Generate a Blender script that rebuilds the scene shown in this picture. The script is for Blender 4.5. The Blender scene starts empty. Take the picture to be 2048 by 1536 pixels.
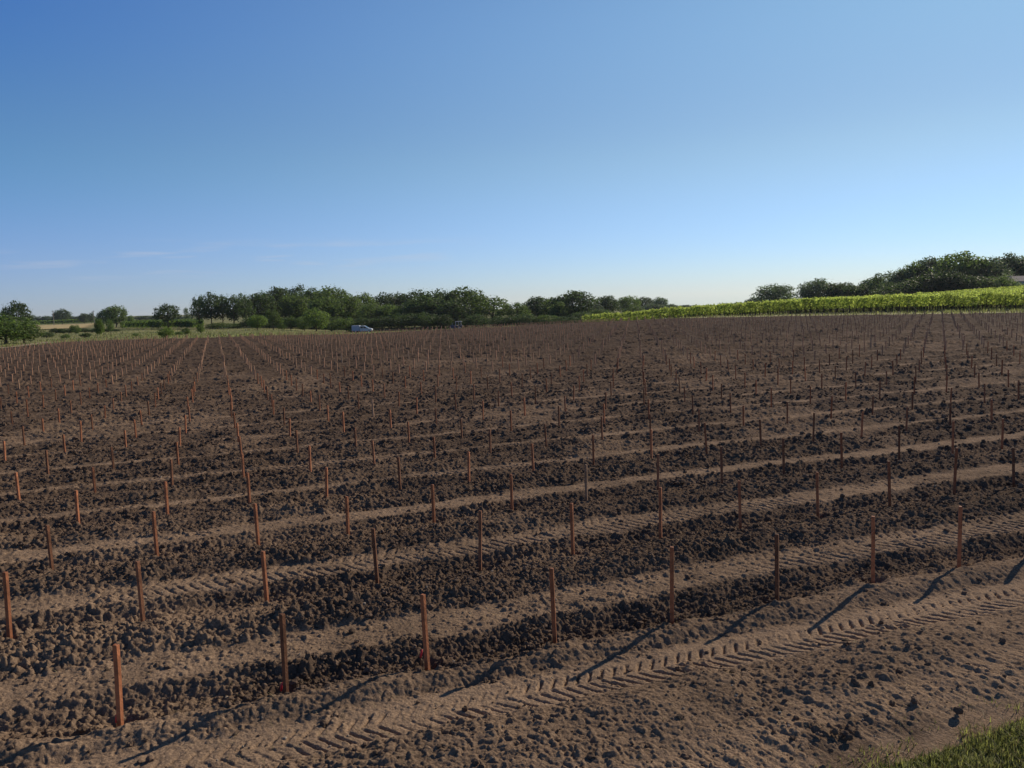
import bpy, math, random
import numpy as np
rng = np.random.default_rng(7)
random.seed(7)
S = bpy.context.scene
COL = S.collection
R_ = math.radians

# ------------------------------------------------------------------ camera
H = 2.866
F = 1600.0                                  # focal length in photo pixels (2048 wide)
AX = np.array([[0.999353976, -0.0359392504, 0.0],
               [-0.00369304, -0.10269159, 0.99470639],
               [-0.035749, -0.99406378, -0.10275797]])    # rows: world X, Y, up in image axes
from mathutils import Matrix, Vector
cam = bpy.data.objects.new('camera', bpy.data.cameras.new('camera'))
COL.objects.link(cam)
cx, cy, cz = AX @ [1, 0, 0], AX @ [0, -1, 0], AX @ [0, 0, -1]
cam.matrix_world = Matrix([[cx[0], cy[0], cz[0], 0], [cx[1], cy[1], cz[1], 0],
                           [cx[2], cy[2], cz[2], H], [0, 0, 0, 1]])
cam.data.sensor_width = 36
cam.data.lens = F / 2048 * 36
cam.data.clip_start = 0.1
cam.data.clip_end = 20000
S.camera = cam

# ------------------------------------------------------------------ light
SUN_AZ, SUN_EL = R_(46), R_(28)
w = bpy.data.worlds.new('World'); S.world = w; w.use_nodes = True
nt = w.node_tree; nt.nodes.clear()
out = nt.nodes.new('ShaderNodeOutputWorld'); bg = nt.nodes.new('ShaderNodeBackground')
sky = nt.nodes.new('ShaderNodeTexSky'); sky.sky_type = 'NISHITA'
sky.sun_disc = False; sky.sun_elevation = SUN_EL; sky.sun_rotation = SUN_AZ
sky.altitude = 50; sky.air_density = 1.0; sky.dust_density = 0.0; sky.ozone_density = 1.6
# faint high cirrus low in the left of the sky
tc = nt.nodes.new('ShaderNodeTexCoord'); mp = nt.nodes.new('ShaderNodeMapping')
mp.inputs['Scale'].default_value = (5, 5, 60)
no = nt.nodes.new('ShaderNodeTexNoise'); no.inputs['Scale'].default_value = 1.6; no.inputs['Detail'].default_value = 5
mr = nt.nodes.new('ShaderNodeMapRange'); mr.inputs[1].default_value = 0.52; mr.inputs[2].default_value = 0.78
sx = nt.nodes.new('ShaderNodeSeparateXYZ')
def band(nodes_in, lo0, lo1, hi0, hi1):
    a = nt.nodes.new('ShaderNodeMapRange'); a.inputs[1].default_value = lo0; a.inputs[2].default_value = lo1
    b = nt.nodes.new('ShaderNodeMapRange'); b.inputs[1].default_value = hi0; b.inputs[2].default_value = hi1
    b.inputs[3].default_value = 1; b.inputs[4].default_value = 0
    m = nt.nodes.new('ShaderNodeMath'); m.operation = 'MULTIPLY'
    nt.links.new(nodes_in, a.inputs[0]); nt.links.new(nodes_in, b.inputs[0])
    nt.links.new(a.outputs[0], m.inputs[0]); nt.links.new(b.outputs[0], m.inputs[1])
    return m.outputs[0]
nt.links.new(tc.outputs['Generated'], mp.inputs[0]); nt.links.new(mp.outputs[0], no.inputs[0])
nt.links.new(no.outputs[0], mr.inputs[0]); nt.links.new(tc.outputs['Generated'], sx.inputs[0])
bz = band(sx.outputs[2], 0.035, 0.055, 0.065, 0.085); bx = band(sx.outputs[0], -0.60, -0.45, -0.2, 0.0)
m1 = nt.nodes.new('ShaderNodeMath'); m1.operation = 'MULTIPLY'
m2 = nt.nodes.new('ShaderNodeMath'); m2.operation = 'MULTIPLY'
m3 = nt.nodes.new('ShaderNodeMath'); m3.operation = 'MULTIPLY'; m3.inputs[1].default_value = 0.6
nt.links.new(bz, m1.inputs[0]); nt.links.new(bx, m1.inputs[1])
nt.links.new(m1.outputs[0], m2.inputs[0]); nt.links.new(mr.outputs[0], m2.inputs[1]); nt.links.new(m2.outputs[0], m3.inputs[0])
mx = nt.nodes.new('ShaderNodeMixRGB'); mx.inputs[2].default_value = (4.6, 4.6, 5.0, 1)
# white balance and overhead dimming of the clear sky, away from the sun and towards it, by elevation
def sky_grade(vals):
    cr = nt.nodes.new('ShaderNodeValToRGB'); e = cr.color_ramp.elements; cr.color_ramp.interpolation = 'EASE'
    while len(e) < len(vals): e.new(.5)
    for q, (p_, c_) in enumerate(vals): e[q].position = p_; e[q].color = (c_[0] / 2, c_[1] / 2, c_[2] / 2, 1)
    nt.links.new(sx.outputs[2], cr.inputs[0]); return cr.outputs[0]
wl = sky_grade([(.04, (.74, .97, 1.78)), (.18, (.69, 1.08, 1.52)), (.34, (.56, 1.04, 1.76)), (.62, (.36, .52, .80))])  # top stop added to dim the unseen zenith and cut ambient fill
wr = sky_grade([(.04, (.91, 1.15, 1.74)), (.18, (1.24, 1.31, 1.38)), (.34, (1.55, 1.68, 1.6)), (.62, (.55, .65, .80))])
dt = nt.nodes.new('ShaderNodeVectorMath'); dt.operation = 'DOT_PRODUCT'; dt.inputs[1].default_value = (math.sin(SUN_AZ), math.cos(SUN_AZ), 0)
nt.links.new(tc.outputs['Generated'], dt.inputs[0])
dm = nt.nodes.new('ShaderNodeMapRange'); dm.inputs[1].default_value = .18; dm.inputs[2].default_value = .93; nt.links.new(dt.outputs['Value'], dm.inputs[0])
wm = nt.nodes.new('ShaderNodeMixRGB'); nt.links.new(dm.outputs[0], wm.inputs[0]); nt.links.new(wl, wm.inputs[1]); nt.links.new(wr, wm.inputs[2])
wx = nt.nodes.new('ShaderNodeMixRGB'); wx.blend_type = 'MULTIPLY'; wx.inputs[0].default_value = 1
nt.links.new(sky.outputs[0], wx.inputs[1]); nt.links.new(wm.outputs[0], wx.inputs[2])
nt.links.new(m3.outputs[0], mx.inputs[0]); nt.links.new(wx.outputs[0], mx.inputs[1])
nt.links.new(mx.outputs[0], bg.inputs[0]); bg.inputs[1].default_value = 0.13
nt.links.new(bg.outputs[0], out.inputs[0])
sl = bpy.data.lights.new('sun', 'SUN'); sl.energy = 5.0; sl.angle = R_(0.55); sl.color = (1, 0.87, 0.70)
so = bpy.data.objects.new('sun', sl); COL.objects.link(so)
sd = Vector((math.sin(SUN_AZ) * math.cos(SUN_EL), math.cos(SUN_AZ) * math.cos(SUN_EL), math.sin(SUN_EL)))
so.rotation_euler = sd.to_track_quat('Z', 'Y').to_euler(); so.location = (40, 40, 40)
S.view_settings.view_transform = 'Standard'; S.view_settings.look = 'None'
S.view_settings.exposure = 0.0; S.view_settings.gamma = 1

# ------------------------------------------------------------------ helpers
def tag(o, label=None, cat=None, group=None, kind=None):
    if label: o['label'] = label
    if cat: o['category'] = cat
    if group: o['group'] = group
    if kind: o['kind'] = kind
    return o

def empty(name, loc, rz=0):
    o = bpy.data.objects.new(name, None); COL.objects.link(o)
    o.location = loc; o.rotation_euler = (0, 0, rz); o.empty_display_size = 0.2
    return o

def mesh_np(name, V, Fc, mat, smooth=False):
    """V (n,3); Fc (m,k) all faces the same size, or a list of such arrays"""
    me = bpy.data.meshes.new(name)
    if not isinstance(Fc, list): Fc = [Fc]
    V = np.ascontiguousarray(V, dtype=np.float32)
    Fc = [np.asarray(f, dtype=np.int32) for f in Fc if len(f)]
    nl = sum(f.size for f in Fc); npoly = sum(len(f) for f in Fc)
    me.vertices.add(len(V)); me.vertices.foreach_set('co', V.ravel())
    me.loops.add(nl); me.loops.foreach_set('vertex_index', np.concatenate([f.ravel() for f in Fc]))
    me.polygons.add(npoly)
    tot = np.concatenate([np.full(len(f), f.shape[1], np.int32) for f in Fc])
    st = np.concatenate([[0], np.cumsum(tot)[:-1]]).astype(np.int32)
    me.polygons.foreach_set('loop_start', st)
    try: me.polygons.foreach_set('loop_total', tot)
    except Exception: pass
    me.polygons.foreach_set('use_smooth', np.full(npoly, smooth))
    me.update(calc_edges=True)
    if mat:
        for m in (mat if isinstance(mat, list) else [mat]): me.materials.append(m)
    return me

def add(name, me, parent=None, loc=None):
    o = bpy.data.objects.new(name, me); COL.objects.link(o)
    if parent: o.parent = parent
    if loc is not None: o.location = loc
    return o

class MB:
    """collects boxes, tubes and prisms into one mesh"""
    def __init__(s): s.v = []; s.f = {}; s.n = 0
    def raw(s, V, faces):
        for f in faces: s.f.setdefault(len(f), []).append([i + s.n for i in f])
        s.v.append(np.asarray(V, float)); s.n += len(V)
    def box(s, x0, x1, y0, y1, z0, z1):
        V = [(x, y, z) for z in (z0, z1) for y in (y0, y1) for x in (x0, x1)]
        s.raw(V, [(0, 2, 3, 1), (4, 5, 7, 6), (0, 1, 5, 4), (2, 6, 7, 3), (0, 4, 6, 2), (1, 3, 7, 5)])
    def tube(s, pts, rad, n=7, caps=True):
        pts = np.asarray(pts, float); V = []
        for k, p in enumerate(pts):
            d = pts[min(k + 1, len(pts) - 1)] - pts[max(k - 1, 0)]; d /= np.linalg.norm(d) + 1e-9
            a = np.cross(d, [0, 0, 1.0]) if abs(d[2]) < .9 else np.cross(d, [1.0, 0, 0])
            a /= np.linalg.norm(a); b = np.cross(d, a)
            for q in range(n):
                t = 2 * math.pi * q / n; V.append(p + rad[k] * (math.cos(t) * a + math.sin(t) * b))
        fs = [(k * n + q, k * n + (q + 1) % n, (k + 1) * n + (q + 1) % n, (k + 1) * n + q)
              for k in range(len(pts) - 1) for q in range(n)]
        if caps: fs += [tuple(range(n))[::-1], tuple((len(pts) - 1) * n + q for q in range(n))]
        s.raw(V, fs)
    def prism(s, prof, y0, y1):
        """profile in x,z extruded over y"""
        n = len(prof); V = [(x, y0, z) for x, z in prof] + [(x, y1, z) for x, z in prof]
        s.raw(V, [tuple(range(n)), tuple(range(2 * n - 1, n - 1, -1))] + [(k, k + n, (k + 1) % n + n, (k + 1) % n) for k in range(n)])
    def mesh(s, name, mat, smooth=False):
        return mesh_np(name, np.vstack(s.v), [np.array(f) for f in s.f.values()], mat, smooth)
    def build(s, name, mat, parent=None, smooth=False, loc=None):
        return add(name, s.mesh(name, mat, smooth), parent, loc)

def bevel(o, wd=0.02, seg=2):
    m = o.modifiers.new('bevel', 'BEVEL'); m.width = wd; m.segments = seg; return o

ORD = ['zeroth', 'first', 'second', 'third', 'fourth', 'fifth', 'sixth', 'seventh', 'eighth', 'ninth', 'tenth',
       'eleventh', 'twelfth', 'thirteenth', 'fourteenth', 'fifteenth', 'sixteenth', 'seventeenth', 'eighteenth', 'nineteenth']
TENS = {20: 'twent', 30: 'thirt', 40: 'fort', 50: 'fift', 60: 'sixt', 70: 'sevent', 80: 'eight', 90: 'ninet'}
def ordinal(n):
    if n < 20: return ORD[n]
    t, u = n // 10 * 10, n % 10
    return TENS[t] + 'ieth' if u == 0 else TENS[t] + 'y-' + ORD[u]

# projection of world points into the photo (used for counting what is in view)
def project(P):
    q = (np.asarray(P, float) - [0, 0, H]) @ AX
    return q[..., 0] / q[..., 2] * F + 1024, q[..., 1] / q[..., 2] * F + 768, q[..., 2]

def ratio(px):                      # world X/Y for photo column px near the skyline
    d = AX @ np.array([(px - 1024) / F, (600 - 768) / F, 1]); return d[0] / d[1]
def yh(px): return 639.4 - 0.03596 * px

# ------------------------------------------------------------------ noise
def h2(ix, iy, s):
    n = (ix.astype(np.int64) * 374761393 + iy.astype(np.int64) * 668265263 + s * 1442695041) & 0xFFFFFFFF
    n = ((n ^ (n >> 13)) * 1274126177) & 0xFFFFFFFF
    n = ((n ^ (n >> 16)) * 2246822519) & 0xFFFFFFFF
    return ((n ^ (n >> 15)) & 0xFFFFFF) / float(0xFFFFFF)
def vn(x, y, s=0):
    ix, iy = np.floor(x), np.floor(y); fx, fy = x - ix, y - iy
    fx = fx * fx * fx * (fx * (fx * 6 - 15) + 10); fy = fy * fy * fy * (fy * (fy * 6 - 15) + 10)
    a, b, c, d = h2(ix, iy, s), h2(ix + 1, iy, s), h2(ix, iy + 1, s), h2(ix + 1, iy + 1, s)
    return (a + (b - a) * fx) * (1 - fy) + (c + (d - c) * fx) * fy
def fbm(x, y, s=0, o=4, g=.5):
    r = 0; a = 1; t = 0
    for k in range(o): r = r + a * vn(x * 2 ** k + 17 * k, y * 2 ** k - 9 * k, s + k); t += a; a *= g
    return r / t
def clods(x, y, cell, s, dens=1.0, rmin=.28, rmax=.62):
    """hemispherical lumps of random size, height in metres"""
    ix, iy = np.floor(x / cell), np.floor(y / cell); best = np.zeros_like(x)
    for dx in (-1, 0, 1):
        for dy in (-1, 0, 1):
            jx, jy = ix + dx, iy + dy
            px = (jx + h2(jx, jy, s)) * cell; py = (jy + h2(jx, jy, s + 1)) * cell
            r = (rmin + (rmax - rmin) * h2(jx, jy, s + 2) ** 2) * cell * (h2(jx, jy, s + 3) < dens)
            el = .75 + .5 * h2(jx, jy, s + 4); d2 = ((x - px) * el) ** 2 + ((y - py) / el) ** 2
            best = np.maximum(best, np.sqrt(np.maximum(0, r * r - d2)))
    return best
def sstep(a, b, x):
    t = np.clip((x - a) / (b - a), 0, 1); return t * t * (3 - 2 * t)

# ------------------------------------------------------------------ terrain
TX = np.array([-600, 0, 240, 480, 720, 960, 1200, 1440, 1700, 2048, 2700.])
TD = np.array([0, 60, 100, 150, 200, 300, 500, 1000, 8000.])
TZ = np.array([[0, 0, -.1, -.6, -1.0, -1.6, -2.0, -2.5, -3],
               [0, 0, -.1, -.7, -1.2, -1.8, -2.2, -2.5, -3],
               [0, 0, -.1, -.7, -1.2, -1.8, -2.2, -2.5, -7],
               [0, 0, -.2, -1.2, -1.8, -2.5, -2.6, -3.2, -22],
               [0, 0, -.55, -2.2, -3.5, -3.6, -3.7, -4.5, -52],
               [0, 0, -.40, -2.2, -4.0, -4.0, -4.3, -7.5, -77],
               [0, 0, -.22, -1.9, -3.4, -4.4, -5.4, -10, -97],
               [0, 0, 0, -1.55, -3.1, -4.6, -7, -13, -115],
               [0, 0, 0, -.85, -1.8, -3.2, -5, -12, -130],
               [0, 0, 0, .1, .2, .3, -2, -10, -147],
               [0, 0, 0, .1, .2, .3, -2, -10, -147]])
TT = np.array([ratio(p) for p in TX])
def terrain(x, y):
    x = np.asarray(x, float); y = np.asarray(y, float)
    r = np.hypot(x, y); t = np.where(y > 1, x / np.maximum(y, 1), np.sign(x) * 3); t = np.clip(t, TT[0], TT[-1])
    d = r / np.sqrt(1 + t * t)
    i = np.clip(np.searchsorted(TT, t) - 1, 0, len(TT) - 2); a = (t - TT[i]) / (TT[i + 1] - TT[i]); a = a * a * (3 - 2 * a)
    j = np.clip(np.searchsorted(TD, d) - 1, 0, len(TD) - 2); b = np.clip((d - TD[j]) / (TD[j + 1] - TD[j]), 0, 1)
    z = (TZ[i, j] * (1 - b) + TZ[i, j + 1] * b) * (1 - a) + (TZ[i + 1, j] * (1 - b) + TZ[i + 1, j + 1] * b) * a
    return z
def tz(x, y): return float(terrain(np.array([x]), np.array([y]))[0])
def spot(px, depth): return ratio(px) * depth, depth

# ------------------------------------------------------------------ field geometry
U = np.array([1.0419479, .35262525]); W = np.array([-.69272589, 1.88823824]); P0 = np.array([-2.84249271, 5.37964242])
UWI = np.linalg.inv(np.array([U, W]).T)
def lattice(x, y):
    dx, dy = x - P0[0], y - P0[1]
    return UWI[0, 0] * dx + UWI[0, 1] * dy, UWI[1, 0] * dx + UWI[1, 1] * dy
edge = [spot(-500, 55), spot(-250, 62), spot(-60, 72), spot(0, 79), spot(60, 86), spot(110, 93), spot(240, 95), spot(420, 92), spot(560, 95), spot(700, 99), spot(900, 104),
        spot(1080, 112), spot(1200, 116), spot(1260, 112), spot(1400, 96), spot(1700, 86), spot(2048, 75), spot(2400, 66), spot(2900, 60)]
FIELD = np.array([(-30, 3.0), (-45, 20)] + edge + [(60, 3), (20, 2.2), (9, 3.2), (6.5, 5.35), (4.2, 5.22), (3.26, 5.0), (2.75, 4.74), (2.15, 4.53), (1.2, 4.0), (-1, 3.0)])
def inside(x, y, poly):
    c = np.zeros(x.shape, bool); n = len(poly)
    for k in range(n):
        x0, y0 = poly[k]; x1, y1 = poly[(k + 1) % n]
        if y0 == y1: continue
        c ^= ((y0 > y) != (y1 > y)) & (x < (x1 - x0) * (y - y0) / (y1 - y0) + x0)
    return c
def edge_dist(x, y, poly):
    d = np.full(x.shape, 1e9); n = len(poly)
    for k in range(n):
        a = np.array(poly[k]); b = np.array(poly[(k + 1) % n]); ab = b - a; L = ab @ ab
        if L == 0: continue
        t = np.clip(((x - a[0]) * ab[0] + (y - a[1]) * ab[1]) / L, 0, 1)
        d = np.minimum(d, np.hypot(x - a[0] - t * ab[0], y - a[1] - t * ab[1]))
    return d

def tread(s, t, pitch, depth, lug=.5):
    """chevron lug prints: s along the track, t 0 (near edge) to 1 (far edge), apex at 0.59"""
    near = t < .59
    ph = (s / pitch - np.where(near, (.59 - t) / .59 * 1.6, (t - .59) / .41 * 1.0)) % 1
    g = sstep(.0, .12, ph) * (1 - sstep(lug - .14, lug, ph))
    acr = np.where(near, sstep(.0, .10, t) * (1 - sstep(.50, .59, t)), .8 * sstep(.60, .68, t) * (1 - sstep(.90, 1, t)))
    return -depth * g * acr

def soil(x, y):
    """height of the worked soil above the terrain, and how dry/compact it is, with far clod shade painted in"""
    a, b = lattice(x, y); s = a * 1.1
    rowid = np.floor(b)
    wob = (fbm(s * .35, rowid * 7.3 + b * .2, 3, 3) - .5) * .12
    b2 = b + wob - .10 * sstep(2.5, 8, s); fr = b2 - np.floor(b2)
    head = sstep(-.02, -.12, b2)                      # in front of the first row of stakes
    e1 = (fbm(s * 2.3, b * 3 + 3, 21, 3) - .5) * .10; e2 = (fbm(s * 2.3, b * 3 + 50, 22, 3) - .5) * .12
    wid = .02 + .07 * vn(s * .05 + rowid * 3.1, rowid * 1.7, 5)
    pres = sstep(.30, .50, vn(s * .05 + rowid * 4.7, rowid * 3.3, 25) + .40 * (1 - sstep(6, 9, b)) + .12 * sstep(0, 20, x) - .016 * np.clip(b - 9, 0, 14))
    wid = wid + .08 * sstep(1, 4, b); lo_ = .19 + .06 * sstep(1, 4, b)
    T = sstep(lo_, lo_ + .05, fr + e1) * (1 - sstep(.50 - wid, .56 - wid, fr + e2)) * (1 - head) * (.12 + .88 * pres)
    hb = b + (vn(s * .25, s * 0, 77) - .5) * .02
    T0 = sstep(-.50, -.47, hb + e1 * .3) * (1 - sstep(-.27, -.20, hb + e2 * .5))
    T0 = T0 * (b < 0)
    sm = sstep(-.80, -1.0, b + (fbm(s * .8, b * 2, 31, 3) - .5) * .35)   # fine scraped soil of the headland
    rough = np.clip(1 - T - T0, 0, 1) * (1 - sm)
    # cross profile of the rows
    prof = np.interp(fr, [0, .10, .17, .22, .50, .57, .66, .80, .93, 1.0],
                     [-.055, -.07, -.01, .025, .02, .055, .095, .06, .0, -.055])
    prof = prof * (1 - head)
    prof0 = np.interp(b, [-3, -1.0, -.78, -.64, -.52, -.46, -.20, -.14, -.06, 0], [.03, .03, .045, .055, .02, -.02, -.015, .035, .025, -.03]) * head
    z = prof * 1.0 + prof0
    near = np.hypot(x, y) < 45
    wx_ = x + (vn(x * 16, y * 16, 201) - .5) * .035 + (vn(x * 41, y * 41, 203) - .5) * .014; wy_ = y + (vn(x * 16, y * 16, 202) - .5) * .035 + (vn(x * 41, y * 41, 204) - .5) * .014
    rr_ = np.hypot(x, y)
    fb = sstep(13, 24, rr_)
    lump = (clods(wx_, wy_, .15, 101, .35) * .36 + clods(wx_, wy_, .085, 111, .75) * .52) * fb + (clods(wx_, wy_, .115, 105, .28) * .36 + clods(wx_, wy_, .058, 115, .8) * .58) * (1 - fb) + clods(x, y, .34, 171, .5) * .15 * sstep(22, 60, rr_)
    lump = lump * (.45 + 1.1 * vn(x * 27, y * 27, 211)) * (.7 + .6 * vn(x * 63, y * 63, 212))
    fine = np.zeros_like(x)
    fine[near] = clods(wx_[near], wy_[near], .050, 121, .9) * .75 + clods(wx_[near], wy_[near], .026, 131, .9) * .8
    big = (fbm(x * 1.7, y * 1.7, 41, 4) - .5) * .11
    patch = .55 + .9 * sstep(.35, .65, fbm(x * .9, y * .9, 61, 3))
    ang = 2.2
    z = z + rough * ((lump * patch * (1 + .55 * sstep(18, 45, rr_)) + fine) * np.where(b < 0, .52, 1) + big * .9)
    crumb = np.zeros_like(x); crumb[near] = clods(wx_[near], wy_[near], .024, 141, .75) * .8 + clods(wx_[near], wy_[near], .055, 145, .28) * .7
    z = z + (1 - rough) * (fine * .12 + crumb * (.75 - .35 * T0) + (fbm(x * 6, y * 6, 51, 4) - .5) * .018)
    # tyre prints
    tt = np.clip((fr - .19) / .34, 0, 1)
    strong = .08 + .92 * sstep(.45, .75, vn(s * .22 + rowid * 5.7, rowid * 2.3, 15))
    z = z + T * tread(s + .04 * vn(s * 2, b * 3, 19), tt, .12, .024, .42) * strong * (.3 + .7 * vn(s * 1.3, b * 6, 17))
    st0 = (.5 + .5 * sstep(.3, .6, vn(s * .5, b * 2, 16))) * (.45 + .75 * sstep(.25, .55, vn(s * 3.1, b * 14, 24)))
    z = z + T0 * tread(s + .05 * vn(s * 1.7, b * 3, 18), np.clip((hb + .485) / .195, 0, 1), .105, .026, .42) * st0
    # headland: scratches, footprints and scattered lumps
    c_, s_ = math.cos(ang), math.sin(ang); xr, yr = x * c_ + y * s_, -x * s_ + y * c_
    scr = (fbm(xr * 5, yr * 26, 71, 4) - .5) * .035
    lm = sstep(.56, .72, fbm(x * 1.5, y * 1.5, 81, 4))
    pits = clods(x, y, .33, 151, .35, .15, .34)
    z = z + sm * (scr * .8 + big * .25 + lm * (clods(wx_, wy_, .07, 161, .6) * .4 + fine * .45) - pits * .22)
    # small hollow round each stake
    da, db = (a - np.round(a)) * 1.1, (b - np.round(b)) * 2.0
    pit = np.exp(-((da / .13) ** 2 + (db / .13) ** 2)) * (np.round(b) >= 0)
    rim = np.exp(-((np.hypot(da, db) - .17) / .06) ** 2) * (np.round(b) >= 0) * (rr_ < 30)
    slump = sstep(.58, .75, fbm(x * 2.2, y * 2.2, 221, 3)) * (T + T0)          # prints fallen in or crumbled over
    z = z + slump * (clods(wx_, wy_, .075, 231, .7) * .5 + fine * .4)
    z = z - .035 * pit + .03 * rim * (.4 + vn(x * 9, y * 9, 191))
    dry = np.clip(.15 * rough * (1 - sstep(10, 24, b)) + T * (.74 - .45 * sstep(7, 15, b)) * (.75 + .5 * vn(x * 4, y * 4, 97)) + T0 * 1.0 + sm * (1 - .55 * lm) + .18 * rough * vn(x * 3, y * 3, 91) + rough * head * .35 + .30 * rough * sstep(.5, .75, fbm(x * .35, y * .35, 95, 3)) * (1 - .8 * sstep(9, 22, b)), 0, 1)  # fall-off over far rows puts the shade of backlit clods into the colour
    return z, dry

def field_z(x, y):
    x = np.atleast_1d(np.asarray(x, float)); y = np.atleast_1d(np.asarray(y, float))
    z, d = soil(x, y); return terrain(x, y) + z + .03

# ------------------------------------------------------------------ materials
def mat(name, col, rough=.9, spec=.2, vary=0, scale=5, bump=0, bscale=40, metal=0, objvar=0):
    m = bpy.data.materials.new(name); m.use_nodes = True; n = m.node_tree.nodes; l = m.node_tree.links
    p = n['Principled BSDF']; p.inputs['Roughness'].default_value = rough
    p.inputs['Specular IOR Level'].default_value = spec; p.inputs['Metallic'].default_value = metal
    p.inputs['Base Color'].default_value = (*col, 1)
    src = None
    if vary or bump:
        t = n.new('ShaderNodeTexCoord')
    if vary:
        a = n.new('ShaderNodeTexNoise'); a.inputs['Scale'].default_value = scale; a.inputs['Detail'].default_value = 6
        l.new(t.outputs['Object'], a.inputs[0])
        r = n.new('ShaderNodeMapRange'); r.inputs[1].default_value = .3; r.inputs[2].default_value = .7
        r.inputs[3].default_value = 1 - vary; r.inputs[4].default_value = 1 + vary; l.new(a.outputs[0], r.inputs[0]); src = r.outputs[0]
    if objvar:
        oi = n.new('ShaderNodeObjectInfo'); r2 = n.new('ShaderNodeMapRange'); r2.inputs[3].default_value = 1 - objvar; r2.inputs[4].default_value = 1 + objvar
        l.new(oi.outputs['Random'], r2.inputs[0])
        if src:
            mm = n.new('ShaderNodeMath'); mm.operation = 'MULTIPLY'; l.new(src, mm.inputs[0]); l.new(r2.outputs[0], mm.inputs[1]); src = mm.outputs[0]
        else: src = r2.outputs[0]
    if src:
        v = n.new('ShaderNodeVectorMath'); v.operation = 'SCALE'; v.inputs[0].default_value = col; l.new(src, v.inputs['Scale'])
        l.new(v.outputs[0], p.inputs['Base Color'])
    if bump:
        b = n.new('ShaderNodeTexNoise'); b.inputs['Scale'].default_value = bscale; b.inputs['Detail'].default_value = 5
        l.new(t.outputs['Object'], b.inputs[0]); bn = n.new('ShaderNodeBump'); bn.inputs['Strength'].default_value = bump; bn.inputs['Distance'].default_value = .01
        l.new(b.outputs[0], bn.inputs['Height']); l.new(bn.outputs[0], p.inputs['Normal'])
    return m

def soil_mat():
    m = bpy.data.materials.new('worked_soil'); m.use_nodes = True; n = m.node_tree.nodes; l = m.node_tree.links
    p = n['Principled BSDF']; p.inputs['Roughness'].default_value = 1; p.inputs['Specular IOR Level'].default_value = .02; p.inputs['Diffuse Roughness'].default_value = 0.22
    at = n.new('ShaderNodeAttribute'); at.attribute_name = 'dry'  # dryness, lowered over far rows to paint in clod shade
    geo = n.new('ShaderNodeNewGeometry')
    n1 = n.new('ShaderNodeTexNoise'); n1.inputs['Scale'].default_value = 9; n1.inputs['Detail'].default_value = 8; n1.inputs['Roughness'].default_value = .7
    n2 = n.new('ShaderNodeTexNoise'); n2.inputs['Scale'].default_value = .35; n2.inputs['Detail'].default_value = 4
    n3 = n.new('ShaderNodeTexNoise'); n3.inputs['Scale'].default_value = 70; n3.inputs['Detail'].default_value = 4
    for q in (n1, n2, n3): l.new(geo.outputs['Position'], q.inputs[0])
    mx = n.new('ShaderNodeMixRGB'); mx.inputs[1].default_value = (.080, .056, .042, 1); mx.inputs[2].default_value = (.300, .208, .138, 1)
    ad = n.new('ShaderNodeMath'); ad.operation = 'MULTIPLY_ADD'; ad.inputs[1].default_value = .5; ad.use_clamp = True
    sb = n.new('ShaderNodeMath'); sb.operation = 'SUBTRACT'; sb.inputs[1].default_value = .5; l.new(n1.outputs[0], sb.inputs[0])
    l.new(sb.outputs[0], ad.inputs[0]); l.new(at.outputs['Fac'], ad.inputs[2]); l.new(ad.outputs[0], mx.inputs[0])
    r = n.new('ShaderNodeMapRange'); r.inputs[1].default_value = .3; r.inputs[2].default_value = .7; r.inputs[3].default_value = .82; r.inputs[4].default_value = 1.18
    l.new(n2.outputs[0], r.inputs[0])
    r3 = n.new('ShaderNodeMapRange'); r3.inputs[1].default_value = .25; r3.inputs[2].default_value = .75; r3.inputs[3].default_value = .6; r3.inputs[4].default_value = 1.45
    l.new(n3.outputs[0], r3.inputs[0])
    mm = n.new('ShaderNodeMath'); mm.operation = 'MULTIPLY'; l.new(r.outputs[0], mm.inputs[0]); l.new(r3.outputs[0], mm.inputs[1])
    v = n.new('ShaderNodeVectorMath'); v.operation = 'SCALE'; l.new(mx.outputs[0], v.inputs[0]); l.new(mm.outputs[0], v.inputs['Scale'])
    l.new(v.outputs[0], p.inputs['Base Color'])
    b1 = n.new('ShaderNodeTexNoise'); b1.inputs['Scale'].default_value = 28; b1.inputs['Detail'].default_value = 6; b1.inputs['Roughness'].default_value = .7
    l.new(geo.outputs['Position'], b1.inputs[0])
    bn = n.new('ShaderNodeBump'); bn.inputs['Strength'].default_value = .8; bn.inputs['Distance'].default_value = .02
    l.new(b1.outputs[0], bn.inputs['Height']); l.new(bn.outputs[0], p.inputs['Normal'])
    return m

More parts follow.
